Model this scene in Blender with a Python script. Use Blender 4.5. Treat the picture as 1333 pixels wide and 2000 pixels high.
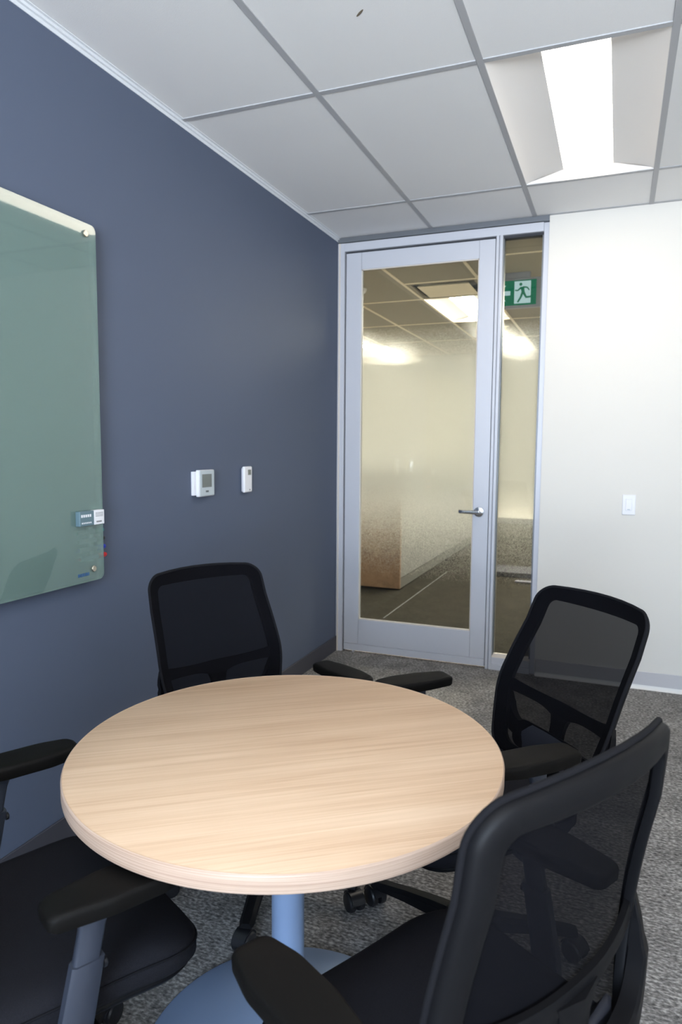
import bpy, bmesh, math, random
from mathutils import Vector, Matrix
random.seed(7)
PI = math.pi
for o in list(bpy.data.objects):
    bpy.data.objects.remove(o, do_unlink=True)
scene = bpy.context.scene
COL = scene.collection
H = 2.69            # ceiling height

# ------------------------------------------------------------------ camera
YAW, PITCH, ROLL = -0.37928, -0.09563, 0.00722
fwd = Vector((math.sin(YAW) * math.cos(PITCH), math.cos(YAW) * math.cos(PITCH), math.sin(PITCH)))
rt = fwd.cross(Vector((0, 0, 1))).normalized()
up = rt.cross(fwd)
c_, s_ = math.cos(ROLL), math.sin(ROLL)
rt, up = rt * c_ + up * s_, -rt * s_ + up * c_
cam = bpy.data.cameras.new('camera')
cam.sensor_fit = 'VERTICAL'
cam.sensor_height = 36.0
cam.lens = 36.0 * 1347.024 / 2000.0
cam.clip_start = 0.02
cam.dof.use_dof = True
cam.dof.focus_distance = 1.75
cam.dof.aperture_fstop = 5.6
camo = bpy.data.objects.new('camera', cam)
m = Matrix((rt, up, -fwd)).transposed().to_4x4()
m.translation = Vector((1.71244, -4.2169, 1.37334))
camo.matrix_world = m
COL.objects.link(camo)
scene.camera = camo

# ------------------------------------------------------------------ light
w = bpy.data.worlds.new('sky')
scene.world = w
w.use_nodes = True
w.node_tree.nodes['Background'].inputs[0].default_value = (0.45, 0.66, 1.0, 1)
w.node_tree.nodes['Background'].inputs[1].default_value = 1.2
WIN = (1.15, 2.90, 0.75, 2.45, -6.60)      # rear window x0,x1,z0,z1,y
YW = WIN[4]
al = bpy.data.lights.new('window_daylight', 'AREA')
al.shape = 'RECTANGLE'
al.size, al.size_y = 1.75, 1.7
al.color = (0.60, 0.77, 1.0)
al.energy = 190
alo = bpy.data.objects.new('window_daylight', al)
alo.location = ((WIN[0] + WIN[1]) / 2, WIN[4] - 0.35, (WIN[2] + WIN[3]) / 2)
alo.rotation_euler = (math.radians(90), 0, 0)
COL.objects.link(alo)
# added fill light outside the window, aimed up to brighten the ceiling
gl_ = bpy.data.lights.new('ceiling_fill', 'AREA')
gl_.shape = 'RECTANGLE'
gl_.size, gl_.size_y = 5.0, 3.0
gl_.color = (0.97, 0.97, 0.95)
gl_.energy = 1900
glo = bpy.data.objects.new('ceiling_fill', gl_)
glo.location = (2.0, YW - 2.8, -0.1)
glo.rotation_euler = (math.radians(90 + 30), 0, 0)
COL.objects.link(glo)
LAMP_ROOM = 13.8
LAMP_HALL = 215.0
vs = scene.view_settings
scene.display_settings.display_device = 'sRGB'
vs.view_transform = 'Standard'
vs.look = 'None'
vs.gamma = 1.0
vs.use_curve_mapping = False
vs.exposure = 0.0
cy = scene.cycles
cy.use_denoising = True
cy.use_adaptive_sampling = True
cy.adaptive_threshold = 0.03
cy.adaptive_min_samples = 48
cy.time_limit = 1250
cy.max_bounces = 8
cy.diffuse_bounces = 4
cy.glossy_bounces = 4
cy.transmission_bounces = 8
cy.transparent_max_bounces = 16
cy.sample_clamp_indirect = 6.0
cy.caustics_reflective = False
cy.caustics_refractive = False

# ------------------------------------------------------------------ materials
def srgb(r, g, b):
    f = lambda v: (v / 255 / 12.92) if v / 255 <= 0.04045 else ((v / 255 + 0.055) / 1.055) ** 2.4
    return (f(r), f(g), f(b), 1)

def mat(name, col, rough=0.5, metal=0.0, spec=0.5, coat=0.0, bump=None, var=None):
    """principled; bump=(scale,strength,dist), var=(scale,col2,stretch)"""
    mt = bpy.data.materials.new(name)
    mt.use_nodes = True
    nt = mt.node_tree
    b = nt.nodes['Principled BSDF']
    b.inputs['Base Color'].default_value = col
    b.inputs['Roughness'].default_value = rough
    b.inputs['Metallic'].default_value = metal
    b.inputs['Specular IOR Level'].default_value = spec
    b.inputs['Coat Weight'].default_value = coat
    b.inputs['Coat Roughness'].default_value = 0.1
    tc = nt.nodes.new('ShaderNodeTexCoord')
    if var:
        mp = nt.nodes.new('ShaderNodeMapping')
        mp.inputs['Scale'].default_value = var[2]
        nz = nt.nodes.new('ShaderNodeTexNoise')
        nz.inputs['Scale'].default_value = var[0]
        nz.inputs['Detail'].default_value = 4
        rp = nt.nodes.new('ShaderNodeValToRGB')
        rp.color_ramp.elements[0].position = 0.35
        rp.color_ramp.elements[1].position = 0.65
        rp.color_ramp.elements[0].color = col
        rp.color_ramp.elements[1].color = var[1]
        nt.links.new(tc.outputs['Object'], mp.inputs[0])
        nt.links.new(mp.outputs[0], nz.inputs['Vector'])
        nt.links.new(nz.outputs['Fac'], rp.inputs[0])
        nt.links.new(rp.outputs[0], b.inputs['Base Color'])
    if bump:
        nb = nt.nodes.new('ShaderNodeTexNoise')
        nb.inputs['Scale'].default_value = bump[0]
        nb.inputs['Detail'].default_value = 3
        bp = nt.nodes.new('ShaderNodeBump')
        bp.inputs['Strength'].default_value = bump[1]
        bp.inputs['Distance'].default_value = bump[2]
        nt.links.new(tc.outputs['Object'], nb.inputs['Vector'])
        nt.links.new(nb.outputs['Fac'], bp.inputs['Height'])
        nt.links.new(bp.outputs[0], b.inputs['Normal'])
    return mt

def emis(name, col, strength):
    mt = bpy.data.materials.new(name)
    mt.use_nodes = True
    nt = mt.node_tree
    nt.nodes.clear()
    e = nt.nodes.new('ShaderNodeEmission')
    e.inputs[0].default_value = col
    e.inputs[1].default_value = strength
    o = nt.nodes.new('ShaderNodeOutputMaterial')
    nt.links.new(e.outputs[0], o.inputs[0])
    return mt

M = {}
M['blue_paint'] = mat('blue_wall_paint', srgb(90, 99, 118), 0.6, spec=0.22, bump=(260, 0.06, 0.002))
M['white_paint'] = mat('white_wall_paint', srgb(234, 230, 222), 0.6, spec=0.3, bump=(260, 0.05, 0.002))
M['hall_paint'] = mat('hall_wall_paint', srgb(240, 236, 228), 0.6, spec=0.3)
M['tile'] = mat('ceiling_tile', srgb(246, 245, 244), 0.9, spec=0.1, bump=(420, 0.25, 0.002), var=(900, srgb(238, 238, 238), (1, 1, 1)))
M['tbar'] = mat('ceiling_grid', srgb(178, 179, 182), 0.5, spec=0.3)
M['angle'] = mat('wall_angle_white', srgb(225, 228, 232), 0.45)
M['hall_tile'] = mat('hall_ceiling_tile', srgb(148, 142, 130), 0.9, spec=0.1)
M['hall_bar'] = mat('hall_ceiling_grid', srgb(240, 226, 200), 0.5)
M['alu'] = mat('satin_aluminium', srgb(206, 208, 216), 0.42, metal=0.1, spec=0.5)
M['alu_dark'] = mat('shadow_gap_aluminium', srgb(120, 124, 130), 0.4, metal=0.5)
M['gasket'] = mat('dark_gasket', srgb(50, 52, 58), 0.7)
M['bead'] = mat('cream_glazing_bead', srgb(222, 214, 204), 0.5)
M['chrome'] = mat('brushed_chrome', (0.72, 0.74, 0.76, 1), 0.14, metal=1.0)
M['base_dark'] = mat('dark_rubber_base', srgb(66, 66, 74), 0.6)
M['base_light'] = mat('light_rubber_base', srgb(206, 204, 206), 0.5)
M['base_foot'] = mat('light_base_toe', srgb(238, 236, 232), 0.4)
M['plastic'] = mat('black_plastic', (0.005, 0.005, 0.006, 1), 0.52, spec=0.16, bump=(900, 0.12, 0.0006))
M['plastic_arm'] = mat('armrest_polyurethane', (0.0045, 0.004, 0.0035, 1), 0.6, spec=0.13, bump=(700, 0.1, 0.0006))
M['plastic_post'] = mat('grey_black_post_plastic', (0.040, 0.046, 0.064, 1), 0.36, spec=0.5, bump=(900, 0.1, 0.0005))
M['seat'] = mat('charcoal_seat_fabric', (0.008, 0.008, 0.010, 1), 0.95, spec=0.12, bump=(1300, 0.5, 0.001), var=(900, (0.020, 0.020, 0.025, 1), (1, 2.5, 1)))
M['piping'] = mat('charcoal_piping', (0.007, 0.007, 0.009, 1), 0.95, spec=0.2, bump=(800, 0.5, 0.001))
M['caster'] = mat('caster_nylon', (0.012, 0.012, 0.014, 1), 0.35)
M['silver'] = mat('silver_powder_coat', srgb(144, 166, 200), 0.4, metal=0.15, spec=0.5, bump=(1500, 0.05, 0.0004))
M['white_plastic'] = mat('white_plastic', srgb(236, 236, 240), 0.35)
M['grey_front'] = mat('grey_plastic_front', srgb(188, 198, 204), 0.35)
M['screen'] = mat('lcd_screen', srgb(112, 118, 116), 0.2)
M['black'] = mat('black_detail', (0.012, 0.012, 0.014, 1), 0.4)
M['brass'] = mat('satin_nickel_stud', (0.62, 0.56, 0.46, 1), 0.25, metal=1.0)
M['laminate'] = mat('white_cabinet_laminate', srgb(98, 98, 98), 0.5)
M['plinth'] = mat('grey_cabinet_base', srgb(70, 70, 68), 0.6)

# carpet
def carpet(name, dark, mid, light, seamcol=None, streak=(1, 1, 1)):
    mt = bpy.data.materials.new(name)
    mt.use_nodes = True
    nt = mt.node_tree
    N = nt.nodes.new
    L = nt.links.new
    b = nt.nodes['Principled BSDF']
    b.inputs['Roughness'].default_value = 1.0
    b.inputs['Specular IOR Level'].default_value = 0.05
    tc = N('ShaderNodeTexCoord')
    def noise(scale, st, detail=3):
        mp = N('ShaderNodeMapping'); mp.inputs['Scale'].default_value = st
        nz = N('ShaderNodeTexNoise'); nz.inputs['Scale'].default_value = scale; nz.inputs['Detail'].default_value = detail
        L(tc.outputs['Object'], mp.inputs[0]); L(mp.outputs[0], nz.inputs['Vector'])
        return nz.outputs['Fac']
    a = noise(78, (1.0 * streak[0], 1.6 * streak[1], 1), 4)
    c = noise(46, (0.35, 2.4, 1), 3)
    d = noise(7, (1, 1, 1), 3)
    m1 = N('ShaderNodeMix'); m1.data_type = 'FLOAT'; m1.inputs[0].default_value = 0.28
    L(a, m1.inputs[2]); L(c, m1.inputs[3])
    m2 = N('ShaderNodeMix'); m2.data_type = 'FLOAT'; m2.inputs[0].default_value = 0.18
    L(m1.outputs[0], m2.inputs[2]); L(d, m2.inputs[3])
    rp = N('ShaderNodeValToRGB')
    e = rp.color_ramp.elements
    e[0].position = 0.36; e[0].color = dark
    e[1].position = 0.66; e[1].color = light
    k = e.new(0.5); k.color = mid
    L(m2.outputs[0], rp.inputs[0])
    L(rp.outputs[0], b.inputs['Base Color'])
    bp = N('ShaderNodeBump'); bp.inputs['Strength'].default_value = 0.6; bp.inputs['Distance'].default_value = 0.004
    L(a, bp.inputs['Height']); L(bp.outputs[0], b.inputs['Normal'])
    return mt
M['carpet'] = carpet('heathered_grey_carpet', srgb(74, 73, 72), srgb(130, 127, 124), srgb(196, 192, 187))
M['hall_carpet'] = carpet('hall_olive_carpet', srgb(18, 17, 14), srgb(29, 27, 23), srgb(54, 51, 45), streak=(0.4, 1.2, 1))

# light oak laminate
def wood(name, ang, c1, c2, c3, axis='z', k=1.0):
    mt = bpy.data.materials.new(name)
    mt.use_nodes = True
    nt = mt.node_tree
    N = nt.nodes.new
    L = nt.links.new
    b = nt.nodes['Principled BSDF']
    b.inputs['Roughness'].default_value = 0.55
    b.inputs['Specular IOR Level'].default_value = 0.25
    tc = N('ShaderNodeTexCoord')
    rot = N('ShaderNodeMapping')
    rot.inputs['Rotation'].default_value = ang
    L(tc.outputs['Object'], rot.inputs[0])
    def noise(scale, st, detail, dist=0.0, off=(0, 0, 0)):
        mp = N('ShaderNodeMapping'); mp.inputs['Scale'].default_value = st; mp.inputs['Location'].default_value = off
        nz = N('ShaderNodeTexNoise'); nz.inputs['Scale'].default_value = scale
        nz.inputs['Detail'].default_value = detail; nz.inputs['Distortion'].default_value = dist
        L(rot.outputs[0], mp.inputs[0]); L(mp.outputs[0], nz.inputs['Vector'])
        return nz.outputs['Fac']
    broad = noise(2.2 * k, (0.55, 5.0, 5.0), 4, 0.5)
    fine = noise(26 * k, (0.10, 4.5, 4.5), 5, 0.35)
    pore = noise(60 * k, (0.06, 5.0, 5.0), 2, 0.0, (3, 1, 0))
    m1 = N('ShaderNodeMix'); m1.data_type = 'FLOAT'; m1.inputs[0].default_value = 0.45
    L(broad, m1.inputs[2]); L(fine, m1.inputs[3])
    rp = N('ShaderNodeValToRGB')
    e = rp.color_ramp.elements
    e[0].position = 0.34; e[0].color = c1
    e[1].position = 0.64; e[1].color = c3
    q = e.new(0.48); q.color = c2
    L(m1.outputs[0], rp.inputs[0])
    mx = N('ShaderNodeMix'); mx.data_type = 'RGBA'; mx.blend_type = 'MULTIPLY'
    r2 = N('ShaderNodeValToRGB')
    r2.color_ramp.elements[0].position = 0.32; r2.color_ramp.elements[0].color = (0.80, 0.76, 0.70, 1)
    r2.color_ramp.elements[1].position = 0.44; r2.color_ramp.elements[1].color = (1, 1, 1, 1)
    L(pore, r2.inputs[0])
    mx.inputs[0].default_value = 0.3
    L(rp.outputs[0], mx.inputs[6]); L(r2.outputs[0], mx.inputs[7])
    L(mx.outputs[2], b.inputs['Base Color'])
    return mt
M['oak'] = wood('light_oak_laminate', (0, 0, -math.radians(36)), srgb(200, 165, 134), srgb(213, 181, 150), srgb(224, 194, 164))
M['hall_oak'] = wood('hall_oak_panel', (0, math.radians(90), math.radians(90)), srgb(100, 78, 62), srgb(118, 95, 76), srgb(132, 108, 88))

# edge banding: fine lines running round the rim (stretched along the rim through local z)
def band_mat():
    mt = bpy.data.materials.new('pale_edge_band')
    mt.use_nodes = True
    nt = mt.node_tree
    N = nt.nodes.new; L = nt.links.new
    b = nt.nodes['Principled BSDF']; b.inputs['Roughness'].default_value = 0.38
    tc = N('ShaderNodeTexCoord')
    mp = N('ShaderNodeMapping'); mp.inputs['Scale'].default_value = (1.2, 1.2, 240)
    nz = N('ShaderNodeTexNoise'); nz.inputs['Scale'].default_value = 2.5; nz.inputs['Detail'].default_value = 3
    rp = N('ShaderNodeValToRGB')
    rp.color_ramp.elements[0].position = 0.36; rp.color_ramp.elements[0].color = srgb(176, 148, 128)
    rp.color_ramp.elements[1].position = 0.54; rp.color_ramp.elements[1].color = srgb(200, 174, 154)
    L(tc.outputs['Object'], mp.inputs[0]); L(mp.outputs[0], nz.inputs['Vector'])
    L(nz.outputs['Fac'], rp.inputs[0]); L(rp.outputs[0], b.inputs['Base Color'])
    return mt
M['band'] = band_mat()

# mesh upholstery: an open weave lets a little light straight through
def mesh_fabric():
    mt = bpy.data.materials.new('black_mesh_fabric')
    mt.use_nodes = True
    nt = mt.node_tree
    N = nt.nodes.new; L = nt.links.new
    b = nt.nodes['Principled BSDF']
    b.inputs['Base Color'].default_value = (0.0045, 0.0045, 0.006, 1)
    b.inputs['Roughness'].default_value = 0.95
    b.inputs['Specular IOR Level'].default_value = 0.06
    tr = N('ShaderNodeBsdfTransparent')
    mx = N('ShaderNodeMixShader'); mx.inputs[0].default_value = 0.91
    out = nt.nodes['Material Output']
    L(tr.outputs[0], mx.inputs[1]); L(b.outputs[0], mx.inputs[2]); L(mx.outputs[0], out.inputs[0])
    return mt
M['mesh'] = mesh_fabric()

# clear glass: thin pane that lets light straight through, with a tint and a real surface reflection
def clear_glass(name, tint=(0.86, 0.88, 0.84, 1)):
    mt = bpy.data.materials.new(name)
    mt.use_nodes = True
    nt = mt.node_tree
    nt.nodes.clear()
    N = nt.nodes.new; L = nt.links.new
    tr = N('ShaderNodeBsdfTransparent'); tr.inputs[0].default_value = tint
    gl = N('ShaderNodeBsdfGlossy'); gl.inputs['Roughness'].default_value = 0.02
    fr = N('ShaderNodeFresnel'); fr.inputs[0].default_value = 1.45
    mx = N('ShaderNodeMixShader'); out = N('ShaderNodeOutputMaterial')
    L(fr.outputs[0], mx.inputs[0]); L(tr.outputs[0], mx.inputs[1]); L(gl.outputs[0], mx.inputs[2])
    L(mx.outputs[0], out.inputs[0])
    return mt
M['glass'] = clear_glass('clear_glass')

# gradient frosting printed on a film: dense between z=1.1 and z=1.75, fading to clear above and below
def frost_film():
    mt = bpy.data.materials.new('gradient_frost_film')
    mt.use_nodes = True
    nt = mt.node_tree
    nt.nodes.clear()
    N = nt.nodes.new; L = nt.links.new
    tc = N('ShaderNodeTexCoord'); sp = N('ShaderNodeSeparateXYZ')
    L(tc.outputs['Object'], sp.inputs[0])
    rp = N('ShaderNodeValToRGB')
    e = rp.color_ramp.elements
    mp = N('ShaderNodeMapRange'); mp.inputs[1].default_value = 0.0; mp.inputs[2].default_value = 2.6
    L(sp.outputs['Z'], mp.inputs[0]); L(mp.outputs[0], rp.inputs[0])
    pts = [(0.52, 0.0), (0.66, 0.07), (0.80, 0.24), (0.92, 0.52), (1.03, 0.84), (1.13, 1.0), (1.88, 1.0), (2.0, 0.5), (2.12, 0.0)]
    e[0].position = pts[0][0] / 2.6; e[0].color = (0, 0, 0, 1)
    e[1].position = pts[-1][0] / 2.6; e[1].color = (0, 0, 0, 1)
    for z, v in pts[1:-1]:
        k = e.new(z / 2.6); k.color = (v, v, v, 1)
    tr = N('ShaderNodeBsdfTransparent')
    rf = N('ShaderNodeBsdfRefraction'); rf.inputs['Roughness'].default_value = 0.42; rf.inputs['IOR'].default_value = 1.18
    rf.inputs[0].default_value = (0.97, 0.97, 0.96, 1)
    tl = N('ShaderNodeBsdfTranslucent'); tl.inputs[0].default_value = (0.96, 0.95, 0.92, 1)
    df = N('ShaderNodeBsdfDiffuse'); df.inputs[0].default_value = (0.86, 0.855, 0.83, 1)
    a = N('ShaderNodeMixShader'); a.inputs[0].default_value = 0.35
    L(tl.outputs[0], a.inputs[1]); L(df.outputs[0], a.inputs[2])
    b = N('ShaderNodeMixShader'); b.inputs[0].default_value = 0.52
    L(a.outputs[0], b.inputs[1]); L(rf.outputs[0], b.inputs[2])
    # the film is printed as fine dots, dense in the middle and sparse towards the ends
    sc_ = N('ShaderNodeVectorMath'); sc_.operation = 'MULTIPLY'; sc_.inputs[1].default_value = (1500, 0, 1500)
    fl_ = N('ShaderNodeVectorMath'); fl_.operation = 'FLOOR'
    wn_ = N('ShaderNodeTexWhiteNoise'); wn_.noise_dimensions = '3D'
    lt_ = N('ShaderNodeMath'); lt_.operation = 'LESS_THAN'
    L(tc.outputs['Object'], sc_.inputs[0]); L(sc_.outputs[0], fl_.inputs[0]); L(fl_.outputs[0], wn_.inputs['Vector'])
    L(wn_.outputs['Value'], lt_.inputs[0]); L(rp.outputs[0], lt_.inputs[1])
    c = N('ShaderNodeMixShader')
    L(lt_.outputs[0], c.inputs[0]); L(tr.outputs[0], c.inputs[1]); L(b.outputs[0], c.inputs[2])
    out = N('ShaderNodeOutputMaterial'); L(c.outputs[0], out.inputs[0])
    return mt
M['frost'] = frost_film()

# frosted green-tinted marker board glass
def board_glass():
    mt = bpy.data.materials.new('frosted_board_glass')
    mt.use_nodes = True
    nt = mt.node_tree
    nt.nodes.clear()
    N = nt.nodes.new; L = nt.links.new
    df = N('ShaderNodeBsdfDiffuse'); df.inputs[0].default_value = srgb(190, 226, 216)
    rf = N('ShaderNodeBsdfRefraction'); rf.inputs['Roughness'].default_value = 0.12; rf.inputs['IOR'].default_value = 1.25
    rf.inputs[0].default_value = (0.90, 0.98, 0.96, 1)
    gl = N('ShaderNodeBsdfGlossy'); gl.inputs['Roughness'].default_value = 0.03
    fr = N('ShaderNodeFresnel'); fr.inputs[0].default_value = 1.5
    tp = N('ShaderNodeBsdfTransparent'); tp.inputs[0].default_value = (0.88, 0.96, 0.94, 1)
    rt2 = N('ShaderNodeMixShader'); rt2.inputs[0].default_value = 0.5
    L(rf.outputs[0], rt2.inputs[1]); L(tp.outputs[0], rt2.inputs[2])
    a = N('ShaderNodeMixShader'); a.inputs[0].default_value = 0.74
    L(df.outputs[0], a.inputs[1]); L(rt2.outputs[0], a.inputs[2])
    b = N('ShaderNodeMixShader')
    L(fr.outputs[0], b.inputs[0]); L(a.outputs[0], b.inputs[1]); L(gl.outputs[0], b.inputs[2])
    out = N('ShaderNodeOutputMaterial'); L(b.outputs[0], out.inputs[0])
    return mt
M['board'] = board_glass()
M['board_edge'] = mat('polished_glass_edge', srgb(150, 170, 176), 0.25)
WARM = (1.0, 0.90, 0.77, 1)
M['lens'] = emis('lit_lens', (1.0, 0.88, 0.74, 1), LAMP_ROOM)
M['hall_lens'] = emis('lit_hall_lens', (1.0, 0.92, 0.80, 1), LAMP_HALL)
M['reflector'] = mat('white_reflector', srgb(240, 238, 236), 0.6)
M['sign_green'] = emis('backlit_green', srgb(0, 112, 78), 0.9)
M['sign_white'] = emis('backlit_white', srgb(196, 224, 232), 0.95)
M['sign_case'] = mat('grey_sign_case', srgb(128, 130, 140), 0.4)

# ------------------------------------------------------------------ mesh helpers
def obj(name, bm, material, parent=None, smooth=False, loc=None, rot=None):
    bmesh.ops.recalc_face_normals(bm, faces=bm.faces)
    me = bpy.data.meshes.new(name)
    bm.to_mesh(me)
    bm.free()
    if material:
        me.materials.append(material)
    if smooth:
        for p in me.polygons:
            p.use_smooth = True
    o = bpy.data.objects.new(name, me)
    COL.objects.link(o)
    if parent:
        o.parent = parent
    if loc:
        o.location = loc
    if rot:
        o.rotation_euler = rot
    return o

def sharp(o, deg=35):
    me = o.data
    for p in me.polygons:
        p.use_smooth = True
    me.set_sharp_from_angle(angle=math.radians(deg))
    return o

def bev(o, wd=0.003, seg=2, ang=35):
    md = o.modifiers.new('bevel', 'BEVEL')
    md.width = wd
    md.segments = seg
    md.limit_method = 'ANGLE'
    md.angle_limit = math.radians(ang)
    md.harden_normals = False
    return sharp(o, 40)

def box(bm, x0, x1, y0, y1, z0, z1, mtx=None):
    vs_ = [bm.verts.new((x, y, z)) for x in (x0, x1) for y in (y0, y1) for z in (z0, z1)]
    if mtx:
        for v in vs_:
            v.co = mtx @ v.co
    for f in ((0, 1, 3, 2), (4, 6, 7, 5), (0, 4, 5, 1), (2, 3, 7, 6), (0, 2, 6, 4), (1, 5, 7, 3)):
        bm.faces.new([vs_[i] for i in f])
    return vs_

def boxes(name, lst, material, parent=None, b=0.0, kind=None, **k):
    bm = bmesh.new()
    for a in lst:
        box(bm, *a)
    o = obj(name, bm, material, parent, **k)
    if b:
        bev(o, b)
    if kind:
        o['kind'] = kind
    return o

def rings(bm, rgs, closed=True, cap=True, loop=False):
    """skin a list of rings (lists of points) into a surface"""
    V = [[bm.verts.new(p) for p in r] for r in rgs]
    n = len(V[0])
    rng = range(len(V)) if loop else range(len(V) - 1)
    for i in rng:
        A, B = V[i], V[(i + 1) % len(V)]
        for j in range(n if closed else n - 1):
            bm.faces.new((A[j], A[(j + 1) % n], B[(j + 1) % n], B[j]))
    if cap and not loop:
        bm.faces.new(V[0][::-1])
        bm.faces.new(V[-1])
    return V

def circ(cx, cy, z, r, n=48, ph=0):
    return [(cx + r * math.cos(2 * PI * i / n + ph), cy + r * math.sin(2 * PI * i / n + ph), z) for i in range(n)]

def lathe(prof, n=48, axis=None, center=(0, 0, 0)):
    """prof: list of (r,z); axis matrix optional"""
    bm = bmesh.new()
    rg = [circ(0, 0, z, max(r, 1e-4), n) for r, z in prof]
    rings(bm, rg)
    mtx = Matrix.Translation(center) @ (axis.to_4x4() if axis else Matrix.Identity(4))
    bm.transform(mtx)
    return bm

def tube(path, r, n=10, sx=1.0, sy=1.0, closed=False, upv=Vector((0, 0, 1))):
    """sweep an ellipse (r*sx sideways, r*sy along up) along path; r number or list"""
    bm = bmesh.new()
    P = [Vector(p) for p in path]
    rg = []
    for i, p in enumerate(P):
        a = P[(i - 1) % len(P)] if (i > 0 or closed) else p
        c = P[(i + 1) % len(P)] if (i < len(P) - 1 or closed) else p
        t = (c - a).normalized()
        s = t.cross(upv)
        if s.length < 1e-4:
            s = Vector((1, 0, 0))
        s.normalize()
        u = s.cross(t).normalized()
        rr = r[i] if isinstance(r, (list, tuple)) else r
        rg.append([p + s * (rr * sx * math.cos(2 * PI * j / n)) + u * (rr * sy * math.sin(2 * PI * j / n)) for j in range(n)])
    rings(bm, rg, loop=closed)
    return bm

def fillet(poly, rad, seg=8, sub=6):
    """closed 2-D polygon with rounded corners and subdivided straight sides"""
    n = len(poly)
    out = []
    arcs = []
    for i in range(n):
        p = Vector(poly[i]); a = Vector(poly[i - 1]); b = Vector(poly[(i + 1) % n])
        d1 = (a - p).normalized(); d2 = (b - p).normalized()
        ang = math.acos(max(-1, min(1, d1.dot(d2))))
        r = rad[i]
        t = r / math.tan(ang / 2)
        bis = (d1 + d2).normalized()
        c = p + bis * (r / math.sin(ang / 2))
        s0 = p + d1 * t; s1 = p + d2 * t
        v0 = s0 - c; v1 = s1 - c
        tot = v0.angle_signed(v1) if v0.length > 1e-9 else 0
        arc = []
        a0 = math.atan2(v0.y, v0.x)
        a1 = math.atan2(v1.y, v1.x)
        da = a1 - a0
        while da > PI: da -= 2 * PI
        while da < -PI: da += 2 * PI
        for k in range(seg + 1):
            an = a0 + da * k / seg
            arc.append(Vector((c.x + r * math.cos(an), c.y + r * math.sin(an))))
        arcs.append(arc)
    for i in range(n):
        out += arcs[i]
        e = arcs[i][-1]; s = arcs[(i + 1) % n][0]
        for k in range(1, sub):
            out.append(e.lerp(s, k / sub))
    return out

def empty(name, loc=(0, 0, 0), rz=0.0):
    o = bpy.data.objects.new(name, None)
    o.empty_display_size = 0.1
    o.location = loc
    o.rotation_euler = (0, 0, rz)
    COL.objects.link(o)
    return o

def tag(o, label=None, cat=None, group=None, kind=None):
    if label: o['label'] = label
    if cat: o['category'] = cat
    if group: o['group'] = group
    if kind: o['kind'] = kind
    return o

def kids(o):
    return [c for c in bpy.data.objects if c.parent == o]

def copy_tree(o, parent=None):
    c = o.copy()
    COL.objects.link(c)
    if parent:
        c.parent = parent
        c.matrix_parent_inverse = o.matrix_parent_inverse
    for ch in kids(o):
        copy_tree(ch, c)
    return c

# ------------------------------------------------------------------ room shell
XR = 3.05       # right wall
YB = -6.60      # rear wall (behind the camera)
DOORX = 1.30    # end of the glazed front
boxes('floor', [(-0.12, XR + 0.12, YB - 0.12, 0.06, -0.05, 0.0)], M['carpet'], kind='structure')
boxes('wall_left', [(-0.12, 0.0, YB - 0.12, 0.12, 0, H + 0.1)], M['blue_paint'], kind='structure')
boxes('wall_back', [(DOORX, XR + 0.12, 0.0, 0.12, 0, H + 0.1)], M['white_paint'], kind='structure')
boxes('wall_right', [(XR, XR + 0.12, YB - 0.12, 0.0, 0, H + 0.1)], M['white_paint'], kind='structure')
x0, x1, z0, z1, yw = WIN
boxes('wall_rear', [(0, XR, YB - 0.12, YB, 0, z0), (0, XR, YB - 0.12, YB, z1, H + 0.1),
                    (0, x0, YB - 0.12, YB, z0, z1), (x1, XR, YB - 0.12, YB, z0, z1)], M['white_paint'], kind='structure')
f = 0.05
xm = (x0 + x1) / 2
boxes('window_1', [(x0, x1, YB - 0.09, YB - 0.03, z0, z0 + f), (x0, x1, YB - 0.09, YB - 0.03, z1 - f, z1),
                   (x0, x0 + f, YB - 0.09, YB - 0.03, z0 + f, z1 - f), (x1 - f, x1, YB - 0.09, YB - 0.03, z0 + f, z1 - f)], M['alu'], kind='structure')
# baseboards
boxes('baseboard_left', [(0.0, 0.008, YB, -0.002, 0, 0.1)], M['base_dark'], kind='structure', b=0.002)
bb = boxes('baseboard_back', [(DOORX + 0.005, XR, -0.008, 0.0, 0.0, 0.1)], M['base_light'], kind='structure', b=0.002)
bm = bmesh.new()
prof = [(-0.008, 0.022), (-0.010, 0.012), (-0.016, 0.004), (-0.024, 0.0), (0.0, 0.0), (0.0, 0.022)]
rings(bm, [[(x, y, z) for y, z in prof] for x in (DOORX + 0.005, XR)])
obj('base_toe', bm, M['base_foot'], bb)

# ------------------------------------------------------------------ suspended ceiling
GX = [0.0] + [0.6096 * i for i in range(1, 6)]
GY = [0.0] + [-0.503 - 1.2192 * i for i in range(0, 6)]
GY[-1] = YB
LIGHT_CELLS = [(2, 1), (2, 4)]     # column between x 1.219 and 1.829
bm = bmesh.new()
for i in range(5):
    for j in range(len(GY) - 1):
        if (i, j) in LIGHT_CELLS:
            continue
        xa, xb = GX[i], GX[i + 1]
        ya, yb = GY[j + 1], GY[j]
        box(bm, xa + 0.003, xb - 0.003, ya + 0.003, yb - 0.003, H, H + 0.02)
ceil = obj('ceiling', bm, M['tile'])
ceil['kind'] = 'structure'
boxes('ceiling.001', [(-0.12, XR + 0.12, YB - 0.12, 0.12, H + 0.2, H + 0.25)], M['tile'], kind='structure')
lst = []
for x in GX[1:]:
    lst.append((x - 0.012, x + 0.012, YB, 0, H - 0.004, H + 0.001))
grid = boxes('trim_1', lst, M['tbar'], kind='structure', b=0.001)
lst = []
for y in GY[1:-1]:
    xs = [0.0] + GX[1:]
    for a, b2 in zip(xs[:-1], xs[1:]):
        lst.append((a + 0.012, b2 - 0.012, y - 0.012, y + 0.012, H - 0.0038, H + 0.001))
boxes('cross_tee', lst, M['tbar'], grid, b=0.001)
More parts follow.
